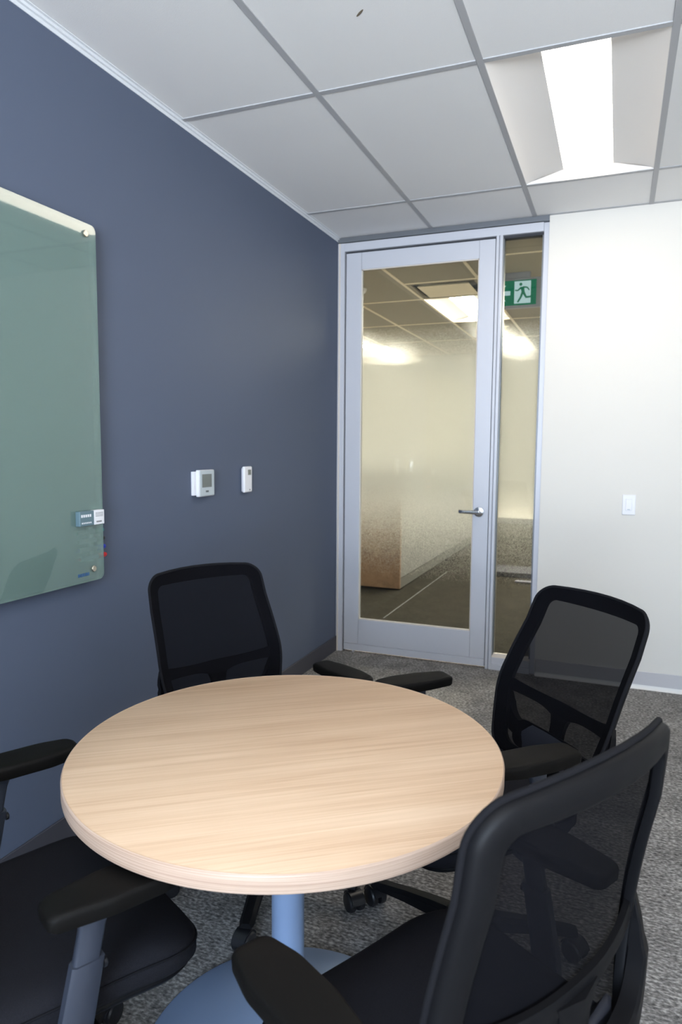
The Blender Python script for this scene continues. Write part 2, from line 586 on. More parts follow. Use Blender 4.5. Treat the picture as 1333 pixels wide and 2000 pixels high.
# stepped perimeter angle
boxes('trim_2', [(0.0, 0.022, YB, 0, H - 0.0025, H + 0.001), (0.0, 0.003, YB, 0, H - 0.024, H - 0.0025),
                 (0.003, 0.012, YB, 0, H - 0.012, H - 0.0025)], M['angle'], kind='structure')
boxes('trim_3', [(DOORX, XR, -0.022, 0, H - 0.0025, H + 0.001)], M['tbar'], kind='structure')
# small brown scuff in one ceiling tile
mk = lathe([(0.0, -0.0016), (0.004, -0.0012), (0.0045, 0)], 12)
mk.transform(Matrix.Translation((0.925, -2.116, H)) @ Matrix.Rotation(math.radians(49), 4, 'Z') @ Matrix.Diagonal((0.9, 4.6, 1, 1)))
obj('scuff_mark', mk, mat('brown_scuff', srgb(120, 108, 92), 0.8), ceil)

# ------------------------------------------------------------------ troffers
def troffer(name, cx, cy, lens_mat, label, group, z=H):
    """2x4 volumetric troffer, long side along y"""
    t = empty(name, (cx, cy, z))
    tag(t, label, 'ceiling light', group)
    hw, hl = 0.2915, 0.5965
    lw = 0.112
    N = 10
    prof = []
    for i in range(N + 1):
        a = i / N
        x = hw - (hw - lw) * a
        zz = 0.036 * math.sin(a * PI / 2) ** 0.8
        prof.append((x, zz))
    bm = bmesh.new()
    for s in (-1, 1):
        rg = [[(s * x, -hl, zz) for x, zz in prof], [(s * x, hl, zz) for x, zz in prof]]
        inner = [[(s * x, y, zz + 0.004) for x, zz in reversed(prof)] for y in (-hl, hl)]
        rings(bm, [rg[0] + inner[0], rg[1] + inner[1]])
    r = obj('reflector', bm, M['reflector'], t)
    sharp(r, 60)
    bm = bmesh.new()
    pr = []
    for i in range(13):
        a = -1 + 2 * i / 12
        pr.append((lw * a, 0.036 - 0.012 * (1 - a * a)))
    pr2 = [(x, 0.044) for x, zz in reversed(pr)]
    rings(bm, [[(x, -hl + 0.01, zz) for x, zz in pr + pr2], [(x, hl - 0.01, zz) for x, zz in pr + pr2]])
    obj('lens', bm, lens_mat, t, smooth=False)
    for s in (-1, 1):
        bm = bmesh.new()
        a0 = [(-hw, s * hl, 0.0), (hw, s * hl, 0.0), (lw, s * (hl - 0.034), 0.034), (-lw, s * (hl - 0.034), 0.034)]
        a1 = [(-hw, s * hl, 0.004), (hw, s * hl, 0.004), (lw, s * (hl - 0.030), 0.039), (-lw, s * (hl - 0.030), 0.039)]
        rings(bm, [a0, a1])
        obj('end_plate', bm, M['reflector'], t)
    bm = bmesh.new()
    e = 0.006
    for a in ((-hw - e, hw + e, -hl - e, -hl), (-hw - e, hw + e, hl, hl + e), (-hw - e, -hw, -hl, hl), (hw, hw + e, -hl, hl)):
        box(bm, a[0], a[1], a[2], a[3], -0.001, 0.012)
    obj('frame', bm, M['angle'], t)
    bm = bmesh.new()
    box(bm, -hw - e, hw + e, -hl - e, hl + e, 0.098, 0.104)
    obj('housing', bm, M['angle'], t)
    return t
troffer('ceiling_light', 1.524, -1.1126, M['lens'], 'lit recessed ceiling panel with bright centre strip inside the meeting room, near the door end', None)
troffer('ceiling_light', 1.524, -4.770, M['lens'], 'unseen ceiling panel added behind the camera to light the meeting room', None)  # unseen second fixture, added to light the room from behind the camera

# ------------------------------------------------------------------ glazed front: frame, door, sidelight
fy0, fy1 = -0.004, 0.11
frame = boxes('trim_4', [(0.0, 0.046, fy0, fy1, 0, H - 0.034),          # left jamb
                         (0.046, 1.27, fy0, fy1, 2.604, 2.655),           # head
                         (1.002, 1.019, fy0, fy1, 0, 2.604), (1.024, 1.041, fy0 - 0.004, fy1, 0, 2.604),
                         (1.019, 1.024, fy0 + 0.012, fy1, 0, 2.604),
                         (1.27, DOORX, 0.012, fy1, 0, H - 0.034)], M['alu'], kind='structure', b=0.0015)
boxes('head_channel', [(0.0, DOORX, -0.010, 0.11, 2.658, H), ], M['alu_dark'], frame, b=0.001)
boxes('glazing_sill', [(1.041, 1.27, fy0 - 0.002, 0.03, 0, 0.036), (1.041, 1.27, 0.002, 0.03, 0.036, 0.078)], M['alu'], frame, b=0.001)
bm = bmesh.new()
rings(bm, [[(x, 0.002, 0.078), (x, 0.034, 0.095), (x, 0.05, 0.095), (x, 0.05, 0.0), (x, 0.03, 0.0)] for x in (1.041, 1.27)])
obj('sloped_sill', bm, M['bead'], frame)
boxes('gasket', [(0.0461, 0.0545, 0.02, 0.09, 0.0, 2.604), (0.0545, 0.998, 0.02, 0.09, 2.594, 2.604),
                 (0.9975, 1.002, 0.02, 0.09, 0.0, 2.604), (1.041, 1.27, 0.02, 0.07, 2.590, 2.604)], M['gasket'], frame)
boxes('glazing_stop', [(1.041, 1.046, 0.02, 0.07, 0.078, 2.590), (1.262, 1.27, 0.02, 0.07, 0.078, 2.590)], M['alu_dark'], frame)
boxes('jamb_bead', [(0.008, 0.018, fy0 - 0.006, fy0, 0, 2.655)], M['bead'], frame, b=0.001)

door = empty('door_1', (0.0, 0.0, 0.0))
tag(door, kind='structure')
dy0, dy1 = 0.006, 0.05
gx0, gx1, gz0, gz1 = 0.157, 0.903, 0.225, 2.488
boxes('stile', [(0.0545, gx0, dy0, dy1, 0.058, 2.592)], M['alu'], door, b=0.0015)
boxes('stile', [(gx1, 0.997, dy0, dy1, 0.058, 2.592)], M['alu'], door, b=0.0015)
boxes('top_rail', [(gx0 + 0.001, gx1 - 0.001, dy0 + 0.001, dy1, gz1, 2.592)], M['alu'], door, b=0.0015)
boxes('bottom_rail', [(gx0 + 0.001, gx1 - 0.001, dy0 + 0.001, dy1, 0.058, gz0)], M['alu'], door, b=0.0015)
boxes('kick_strip', [(0.0545, 0.997, dy0 - 0.001, dy1, 0.012, 0.0565)], M['alu'], door, b=0.0015)
boxes('pivot', [(0.118, 0.128, dy0 - 0.004, dy0 + 0.02, 0.0, 0.012)], M['alu'], door)
boxes('glazing_bead', [(gx0, gx0 + 0.006, dy0 + 0.006, 0.022, gz0, gz1), (gx1 - 0.006, gx1, dy0 + 0.006, 0.022, gz0, gz1),
                       (gx0, gx1, dy0 + 0.006, 0.022, gz0, gz0 + 0.008), (gx0, gx1, dy0 + 0.006, 0.022, gz1 - 0.006, gz1)], M['bead'], door)
boxes('glass_pane', [(gx0 + 0.001, gx1 - 0.001, 0.026, 0.032, gz0, gz1)], M['glass'], door)
boxes('frosted_film', [(gx0 + 0.001, gx1 - 0.001, 0.033, 0.0336, gz0, gz1)], M['frost'], door)
R90 = Matrix.Rotation(PI / 2, 3, 'X')
hx, hz = 0.940, 0.976
lv = obj('lever_handle', lathe([(0.0, 0.0), (0.031, 0.0), (0.032, 0.004), (0.029, 0.009), (0.014, 0.013), (0.012, 0.016), (0.012, 0.052), (0.0, 0.053)], 32, R90, (hx, dy0, hz)), M['chrome'], door)
sharp(lv, 40)
bm = bmesh.new()
rg = []
for i in range(15):
    a = i / 14
    x = hx + 0.008 - 0.125 * a
    yy = dy0 - 0.052 + 0.012 * max(0, (a - 0.8) / 0.2) ** 2
    hh = 0.0125 - 0.003 * a
    tt = 0.007 - 0.0015 * a
    rg.append([(x, yy + tt * math.cos(2 * PI * k / 12), hz + 0.002 * a + hh * (abs(math.sin(2 * PI * k / 12)) ** 0.7) * (1 if math.sin(2 * PI * k / 12) >= 0 else -1)) for k in range(12)])
rings(bm, rg)
sharp(obj('lever', bm, M['chrome'], lv), 50)

side = boxes('window_2', [(1.046, 1.262, 0.040, 0.046, 0.092, 2.592)], M['glass'], kind='structure')
boxes('frosted_film', [(1.046, 1.262, 0.047, 0.0476, 0.092, 2.592)], M['frost'], side)

# ------------------------------------------------------------------ corridor / open office beyond the glass
HX0, HX1, HY1 = -3.6, 3.6, 8.4
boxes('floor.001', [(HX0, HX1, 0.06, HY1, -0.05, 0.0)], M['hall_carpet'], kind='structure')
boxes('wall_hall_left', [(HX0 - 0.1, HX0, 0.12, HY1, 0, H + 0.1)], M['hall_paint'], kind='structure')
boxes('wall_hall_right', [(HX1, HX1 + 0.1, 0.12, HY1, 0, H + 0.1)], M['hall_paint'], kind='structure')
boxes('wall_hall_far', [(HX0 - 0.1, HX1 + 0.1, HY1, HY1 + 0.1, 0, H + 0.1)], M['hall_paint'], kind='structure')
boxes('wall_hall_partition', [(HX0, 0.05, 5.72, 5.82, 0, H + 0.02)], M['hall_paint'], kind='structure')
boxes('wall_hall_near', [(HX0 - 0.1, -0.12, 0.0, 0.12, 0, H + 0.1), (XR + 0.12, HX1 + 0.1, 0.0, 0.12, 0, H + 0.1)], M['hall_paint'], kind='structure')
boxes('baseboard_hall', [(HX0, HX1, HY1 - 0.01, HY1, 0, 0.1)], M['base_dark'], kind='structure')
hx_ = [0.033 + 0.6096 * k for k in range(-6, 7)]
hxs = [v for v in hx_ if HX0 < v < HX1]
hy_ = [0.731 + 1.2192 * k for k in range(0, 7)]
hys = [0.12] + [v for v in hy_ if v < HY1] + [HY1]
cells_l = [(0.033, 1.950), (-1.796, 4.389), (0.033, 4.389), (0.033, 6.827), (-1.796, 1.950), (1.862, 1.95), (1.862, 4.389)]
LX = [HX0] + hxs + [HX1]
bm = bmesh.new()
for i in range(len(LX) - 1):
    for j in range(len(hys) - 1):
        xa, xb, ya, yb = LX[i], LX[i + 1], hys[j], hys[j + 1]
        if any(abs(xa - a) < 0.01 and abs(ya - b2) < 0.01 for a, b2 in cells_l):
            continue
        if abs(xa - 0.033) < 0.01 and abs(ya - 0.731) < 0.01:
            yb = 1.335      # remainder of this bay holds the air diffuser
        box(bm, xa + 0.003, xb - 0.003, ya + 0.003, yb - 0.003, H, H + 0.02)
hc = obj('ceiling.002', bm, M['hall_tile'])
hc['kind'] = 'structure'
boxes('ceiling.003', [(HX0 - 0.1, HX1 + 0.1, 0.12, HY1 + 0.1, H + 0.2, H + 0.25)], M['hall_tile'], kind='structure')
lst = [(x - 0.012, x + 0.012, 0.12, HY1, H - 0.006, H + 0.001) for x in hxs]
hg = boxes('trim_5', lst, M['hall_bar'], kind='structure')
lst = [(HX0, HX1, y - 0.010, y + 0.010, H - 0.0045, H + 0.001) for y in hys[1:-1]] + [(0.045, 0.63, 1.325, 1.345, H - 0.0045, H + 0.001)]
boxes('cross_tee', lst, M['hall_bar'], hg)
names = ['ceiling light seen through the door glass, right beside the air diffuser',
         'ceiling light glowing at the left edge of the door glass',
         'round-looking ceiling light glow seen through the narrow side pane',
         'small farthest ceiling light glow low in the side pane', None, None, None]
for (xa, ya), nm in zip(cells_l, names):
    troffer('ceiling_light', xa + 0.3048, ya + 0.6096, M['hall_lens'], nm or 'ceiling light of the office beyond the glass, out of the view', 'ceiling lights in the office beyond the glass')

# air diffuser
t = empty('air_diffuser', (0.338, 1.642, H))
tag(t, 'square ceiling air diffuser with dropped centre plate, seen through the door glass', 'air vent')
e = 0.292
boxes('frame', [(-e, e, -e, -e + 0.03, -0.004, 0.012), (-e, e, e - 0.03, e, -0.004, 0.012),
                (-e, -e + 0.03, -e + 0.03, e - 0.03, -0.004, 0.012), (e - 0.03, e, -e + 0.03, e - 0.03, -0.004, 0.012)], M['hall_tile'], t)
bm = bmesh.new()
pl = 0.215
rings(bm, [[(-pl, -pl, -0.012), (pl, -pl, -0.012), (pl, pl, -0.012), (-pl, pl, -0.012)],
           [(-pl + 0.01, -pl + 0.01, 0.0), (pl - 0.01, -pl + 0.01, 0.0), (pl - 0.01, pl - 0.01, 0.0), (-pl + 0.01, pl - 0.01, 0.0)]])
obj('centre_plate', bm, M['hall_bar'], t)
boxes('duct_throat', [(-e, e, -e, e, 0.05, 0.055), (-e, -e + 0.004, -e, e, 0.012, 0.05), (e - 0.004, e, -e, e, 0.012, 0.05),
                      (-e, e, -e, -e + 0.004, 0.012, 0.05), (-e, e, e - 0.004, e, 0.012, 0.05)], M['black'], t)
boxes('hanger', [(-0.03, 0.03, -0.003, 0.003, 0.0, 0.05), (-0.003, 0.003, -0.03, 0.03, 0.0, 0.05)], M['hall_tile'], t)

# smoke detector and sprinkler
o = obj('smoke_detector', lathe([(0.0, -0.045), (0.03, -0.043), (0.048, -0.03), (0.055, -0.012), (0.058, 0.0), (0.0, 0.0)], 32, None, (-0.36, 1.38, H)), M['white_plastic'])
sharp(o, 50)
tag(o, 'round white smoke detector on the ceiling at the upper left of the door glass', 'smoke detector')
t = empty('sprinkler', (0.52, 3.62, H))
tag(t, 'small ceiling sprinkler head seen below the exit sign', 'sprinkler')
obj('escutcheon', lathe([(0.0, -0.006), (0.03, -0.004), (0.034, 0.0), (0.0, 0.0)], 24), M['hall_bar'], t)
obj('nozzle', lathe([(0.0, -0.046), (0.016, -0.045), (0.016, -0.041), (0.005, -0.04), (0.008, -0.015), (0.012, -0.006), (0.0, -0.006)], 16), M['hall_bar'], t)

# exit sign (ceiling hung, facing the meeting room)
sx0, sx1, sz0, sz1, sy = 0.770, 1.135, 2.425, 2.645, 1.25
t = empty('exit_sign', ((sx0 + sx1) / 2, sy, sz0))
tag(t, 'green running-person exit sign with left arrow, hanging beyond the narrow side pane', 'exit sign')
cx_ = (sx0 + sx1) / 2
def L_(lst):
    return [(a[0] - cx_, a[1] - cx_, a[2] - sy, a[3] - sy, a[4] - sz0, a[5] - sz0) for a in lst]
boxes('case', L_([(sx0, sx1, sy, sy + 0.045, sz0, sz1)]), M['sign_case'], t, b=0.003)
boxes('ceiling_mount', L_([(0.85, 1.05, sy + 0.005, sy + 0.04, sz1, H)]), M['sign_case'], t, b=0.002)
gx_0, gx_1, gz_0, gz_1 = 0.788, 1.098, 2.444, 2.628
boxes('green_panel', L_([(gx_0, gx_1, sy - 0.003, sy - 0.0005, gz_0, gz_1)]), M['sign_green'], t)
dx0, dx1, dz0, dz1 = 0.937, 1.058, 2.456, 2.620
boxes('doorway_symbol', L_([(dx0, dx1, sy - 0.005, sy - 0.0035, dz0, dz1)]), M['sign_white'], t)
def flat(name, polys, y0, y1, material):
    bm = bmesh.new()
    for p in polys:
        rings(bm, [[(x - cx_, yy - sy, z - sz0) for x, z in p] for yy in (y0, y1)])
    return obj(name, bm, material, t)
ax, az = 0.795, (gz_0 + gz_1) / 2
flat('arrow_symbol', [[(ax, az), (ax + 0.054, az + 0.058), (ax + 0.080, az + 0.058), (ax + 0.046, az + 0.016), (ax + 0.112, az + 0.016),
                       (ax + 0.112, az - 0.016), (ax + 0.046, az - 0.016), (ax + 0.080, az - 0.058), (ax + 0.054, az - 0.058)]], sy - 0.0055, sy - 0.0035, M['sign_white'])
def limb(p, q, wd, we=None):
    we = we or wd
    d = Vector((q[0] - p[0], q[1] - p[1])); n = Vector((-d.y, d.x)).normalized()
    return [(p[0] + n.x * wd, p[1] + n.y * wd), (p[0] - n.x * wd, p[1] - n.y * wd), (q[0] - n.x * we, q[1] - n.y * we), (q[0] + n.x * we, q[1] + n.y * we)]
dcx = (dx0 + dx1) / 2
hd = [(dcx - 0.014 + 0.0115 * math.cos(k * PI / 8), 2.596 + 0.0115 * math.sin(k * PI / 8)) for k in range(16)]
P_ = lambda a, b2: (dcx + a, 2.535 + b2)
flat('running_person', [hd, limb(P_(-0.002, 0.042), P_(0.006, -0.004), 0.014, 0.011),
                        limb(P_(-0.008, 0.040), P_(-0.034, 0.016), 0.006, 0.005), limb(P_(-0.034, 0.016), P_(-0.056, 0.020), 0.005, 0.004),
                        limb(P_(0.004, 0.040), P_(0.034, 0.036), 0.006, 0.005), limb(P_(0.034, 0.036), P_(0.050, 0.014), 0.005, 0.004),
                        limb(P_(0.000, 0.0), P_(-0.012, -0.034), 0.009, 0.007), limb(P_(-0.012, -0.034), P_(-0.034, -0.070), 0.007, 0.006),
                        limb(P_(0.008, 0.0), P_(0.026, -0.034), 0.009, 0.007), limb(P_(0.022, -0.036), P_(0.064, -0.034), 0.007, 0.006),
                        limb(P_(0.060, -0.040), P_(0.066, -0.024), 0.006, 0.006)], sy - 0.0075, sy - 0.0052, M['sign_green'])

# storage cabinets: oak end panel, white doors, grey base
cab_x1 = -0.167
cy0 = 2.04
ctop = 1.15
for k in range(4):
    ya = cy0 + 0.02 + 0.90 * k
    t = empty('storage_cabinet', (cab_x1 - 0.45, ya, 0))
    lab = ['white storage cabinet nearest the door glass, next to the oak end panel', 'white storage cabinet second from the oak end panel',
           'white storage cabinet third from the oak end panel', 'white storage cabinet farthest from the oak end panel'][k]
    tag(t, lab, 'cabinet', 'storage cabinets beyond the glass')
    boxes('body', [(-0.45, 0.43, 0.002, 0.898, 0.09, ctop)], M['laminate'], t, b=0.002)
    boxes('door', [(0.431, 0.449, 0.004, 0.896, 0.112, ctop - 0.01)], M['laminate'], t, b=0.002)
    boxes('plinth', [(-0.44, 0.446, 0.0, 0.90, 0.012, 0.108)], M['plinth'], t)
o = boxes('oak_end_panel', [(cab_x1 - 0.92, cab_x1, cy0 - 0.012, cy0 + 0.02, 0.014, ctop + 0.01)], M['hall_oak'], b=0.002)
tag(o, 'tall oak end panel facing the door glass at the end of the white cabinets', 'end panel')
o = boxes('floor_strip', [(0.024, 0.029, 0.95, 3.2, 0.0, 0.002)], M['alu_dark'])  # thin grey strip for an unclear line along the carpet
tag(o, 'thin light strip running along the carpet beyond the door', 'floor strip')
o = boxes('flat_slab', [(0.50, 0.98, 3.15, 3.60, 0.0, 0.05)], mat('grey_slab', srgb(52, 52, 56), 0.95, spec=0.05), b=0.003)  # low grey block for an unclear shape on the carpet
tag(o, 'flat grey slab lying on the carpet beyond the side pane', 'pack')
o = boxes('sliver', [(0.80, 1.05, 2.86, 2.93, 0.0, 0.018)], mat('grey_sliver', srgb(84, 84, 92), 0.95, spec=0.05), b=0.002)  # thin grey piece for a second unclear shape on the carpet
tag(o, 'thin pale plank on the carpet in front of the flat grey slab', 'sliver')

# ------------------------------------------------------------------ things on the walls
# glass marker board
by0, by1, bz0, bz1, bx = -4.118, -2.288, 0.902, 2.103, 0.036
t = empty('glass_marker_board', (0.0, by1, bz0))
tag(t, 'large frosted green glass marker board standing off the blue wall', 'marker board')
poly = fillet([(by0, bz0), (by1, bz0), (by1, bz1), (by0, bz1)], [0.022] * 4, 8, 2)
bm = bmesh.new()
rings(bm, [[(x, p.x - by1, p.y - bz0) for p in poly] for x in (bx, bx + 0.006)])
g = obj('glass_sheet', bm, M['board'], t)
g.data.materials.append(M['board_edge'])
for p in g.data.polygons:
    if abs(p.normal.x) < 0.5:
        p.material_index = 1
RY = Matrix.Rotation(PI / 2, 3, 'Y')
for (yy, zz) in ((-0.055, 0.042), (-0.052, 1.165), (by0 - by1 + 0.055, 0.042), (by0 - by1 + 0.052, 1.165)):
    s1 = obj('standoff_stud', lathe([(0.0, 0.0), (0.006, 0.0), (0.006, bx + 0.006), (0.011, bx + 0.0065), (0.011, bx + 0.011), (0.009, bx + 0.013), (0.0, bx + 0.013)], 24, RY, (0, yy, zz)), M['brass'], t)
    sharp(s1, 40)
# small blue maker's mark, lower right corner
lst = []
yy = -0.128
for wd in (0.009, 0.006, 0.008, 0.004, 0.009, 0.006):
    lst.append((bx + 0.0062, bx + 0.0066, yy, yy + wd, 0.022, 0.033))
    yy += wd + 0.0022
boxes('maker_mark', lst, mat('blue_ink', srgb(52, 92, 140), 0.5), t)
# markers standing behind the glass edge
cols = [('teal', srgb(20, 140, 140)), ('black', (0.01, 0.01, 0.012, 1)), ('blue', srgb(30, 60, 200)), ('red', srgb(214, 36, 44))]
for k, (nm, cc) in enumerate(cols):
    zz = 1.070 - 0.0300 * k
    yend = -2.262 + 0.004 * k
    cm = mat(nm + '_cap', cc, 0.35)
    t = empty('marker', (0.018, yend - 0.135, zz))
    tag(t, 'dry-erase marker with %s cap end poking past the board edge' % nm, 'marker', 'markers behind the glass board edge')
    ax_ = Matrix.Rotation(-PI / 2, 3, 'X')
    sharp(obj('barrel', lathe([(0.0, 0.0), (0.0075, 0.0), (0.0085, 0.002), (0.0085, 0.088), (0.0, 0.088)], 20, ax_), M['white_plastic'], t), 40)
    sharp(obj('cap', lathe([(0.0, 0.086), (0.0094, 0.086), (0.0098, 0.089), (0.0092, 0.126), (0.007, 0.134), (0.0, 0.135)], 20, ax_), cm, t), 40)
    sharp(obj('end_plug', lathe([(0.0, -0.004), (0.006, -0.004), (0.0075, 0.0), (0.0, 0.001)], 20, ax_), cm, t), 40)
o = boxes('marker_holder', [(0.0, 0.008, -2.330, -2.312, 0.965, 1.085)
                            ], M['white_plastic'], b=0.001)
tag(o, 'small white wall clip holding the four markers behind the board glass', 'marker holder')
# eraser pack: pale card sleeve with a blue-grey end
t = empty('eraser_pack', (0.0, -2.303, 1.098))
tag(t, 'white and slate eraser pack on the board edge, just above the markers', 'eraser pack')
boxes('card_sleeve', [(0.0425, 0.062, -0.050, 0.0, 0.0, 0.050)], M['white_plastic'], t, b=0.002)
boxes('slate_end', [(0.0425, 0.062, -0.118, -0.0505, 0.0, 0.050)], mat('slate_card', srgb(98, 122, 132), 0.5), t, b=0.002)
lst = [(0.0621, 0.0624, -0.044, -0.006, 0.040 - 0.004 * k, 0.0415 - 0.004 * k) for k in range(4)]
lst += [(0.0621, 0.0624, -0.040, -0.014, 0.008, 0.013)]
boxes('fine_print', lst, mat('grey_ink', srgb(130, 130, 132), 0.6), t)
lst = [(0.0621, 0.0624, -0.112 + 0.010 * k, -0.105 + 0.010 * k, 0.030, 0.039) for k in range(5)]
lst += [(0.0621, 0.0624, -0.110 + 0.008 * k, -0.105 + 0.008 * k, 0.008, 0.013) for k in range(6)]
boxes('white_print', lst, M['white_plastic'], t)

# thermostat
t = empty('thermostat', (0.0, -1.71, 1.147))
tag(t, 'square wall thermostat with grey front and small screen, left of the slim wall controller', 'thermostat')
boxes('back_plate', [(0.0, 0.014, 0.028, 0.128, 0.006, 0.110)], M['white_plastic'], t, b=0.002)
boxes('body', [(0.014, 0.030, 0.044, 0.166, 0.000, 0.1165)], M['white_plastic'], t, b=0.003)
boxes('front_face', [(0.0305, 0.0325, 0.052, 0.164, 0.003, 0.1145)], M['grey_front'], t, b=0.001)
boxes('screen', [(0.0326, 0.0332, 0.066, 0.142, 0.040, 0.098)], M['screen'], t)
boxes('button', [(0.0326, 0.0336, 0.094, 0.116, 0.018, 0.026)], mat('dark_button', srgb(76, 84, 88), 0.4), t, b=0.001)
# slim controller in a wall cradle
t = empty('wall_controller', (0.0, -1.262, 1.141))
tag(t, 'slim white wall controller with tiny screen, right of the square thermostat', 'controller')
boxes('cradle', [(0.0, 0.010, 0.012, 0.068, 0.004, 0.120)], M['white_plastic'], t, b=0.003)
boxes('body', [(0.010, 0.026, 0.000, 0.078, 0.0, 0.128)], M['white_plastic'], t, b=0.006)
boxes('screen', [(0.0261, 0.0266, 0.034, 0.064, 0.086, 0.112)], M['screen'], t)
boxes('indicator', [(0.0261, 0.0268, 0.048, 0.055, 0.010, 0.016)], M['base_dark'], t)
# light switch
t = empty('light_switch', (1.786, 0.0, 0.996))
tag(t, 'white rocker light switch plate on the white wall right of the door', 'light switch')
boxes('wall_plate', [(-0.035, 0.035, -0.007, 0.0, 0.0, 0.114)], M['white_plastic'], t, b=0.003)
boxes('rocker', [(-0.017, 0.017, -0.011, -0.007, 0.024, 0.090)], M['white_plastic'], t, b=0.002)
boxes('indicator', [(-0.008, 0.008, -0.0118, -0.011, 0.028, 0.033)], M['grey_front'], t)

# ------------------------------------------------------------------ table
TX, TY, TZ, TR = 1.078, -2.925, 0.73, 0.4565
t = empty('round_table', (TX, TY, 0))
tag(t, 'round light oak meeting table on a silver column and disc base', 'table')
bm = lathe([(0.0, -0.031), (TR - 0.003, -0.031), (TR - 0.0015, -0.0295), (TR - 0.0015, -0.0012), (TR - 0.003, 0.0), (0.0, 0.0)], 160, None, (0, 0, TZ))
top = obj('tabletop', bm, M['oak'], t)
sharp(top, 40)
bm = bmesh.new()
rings(bm, [circ(0, 0, z, r, 160) for r, z in ((TR - 0.0012, TZ - 0.0315), (TR - 0.0002, TZ - 0.0300), (TR, TZ - 0.0285), (TR, TZ - 0.0035), (TR - 0.0007, TZ - 0.0015), (TR - 0.0026, TZ + 0.0003), (TR - 0.0036, TZ - 0.0008), (TR - 0.0036, TZ - 0.0315))], loop=True)
sharp(obj('edge_band', bm, M['band'], t), 60)
sharp(obj('column', lathe([(0.0, 0.012), (0.046, 0.012), (0.046, 0.018), (0.036, 0.020), (0.036, 0.690), (0.0, 0.690)], 64), M['silver'], t), 35)
sharp(obj('base_disc', lathe([(0.0, 0.0), (0.328, 0.0), (0.331, 0.003), (0.331, 0.007), (0.326, 0.0105), (0.10, 0.0125), (0.0, 0.0125)], 128), M['silver'], t), 35)
boxes('top_plate', [(-0.17, 0.17, -0.17, 0.17, 0.690, 0.6985)], M['silver'], t, b=0.002)

# ------------------------------------------------------------------ task chair (local: +x forward, +y left, z up)
SP = (-0.207, 0.472)      # back pivot x,z
LB = 0.511
WT, WJ, WBT = 0.214, 0.232, 0.196
SJ = 0.199
def d0(u, s):
    prof = 0.016 * math.sin(max(0, min(1, s / 0.40)) * PI)
    return 0.9 * (u * u - 0.212 ** 2) + prof
def bp(u, s, d):
    cr = 0.024 * (1 - (u / WT) ** 2) * max(0, (s / LB)) ** 8
    return Vector((d0(u, s) + d, u, s + cr))
def outline(off, rt_=0.047, rb=0.06):
    P = [(WBT - off, 0.0 + off), (WJ - off, SJ), (WT - off, LB - off), (-WT + off, LB - off), (-WJ + off, SJ), (-WBT + off, 0.0 + off)]
    R = [max(rb - off * 0.6, 0.02), 0.35, max(rt_ - off * 0.7, 0.016), max(rt_ - off * 0.7, 0.016), 0.35, max(rb - off * 0.6, 0.02)]
    return fillet(P, R, 8, 7)

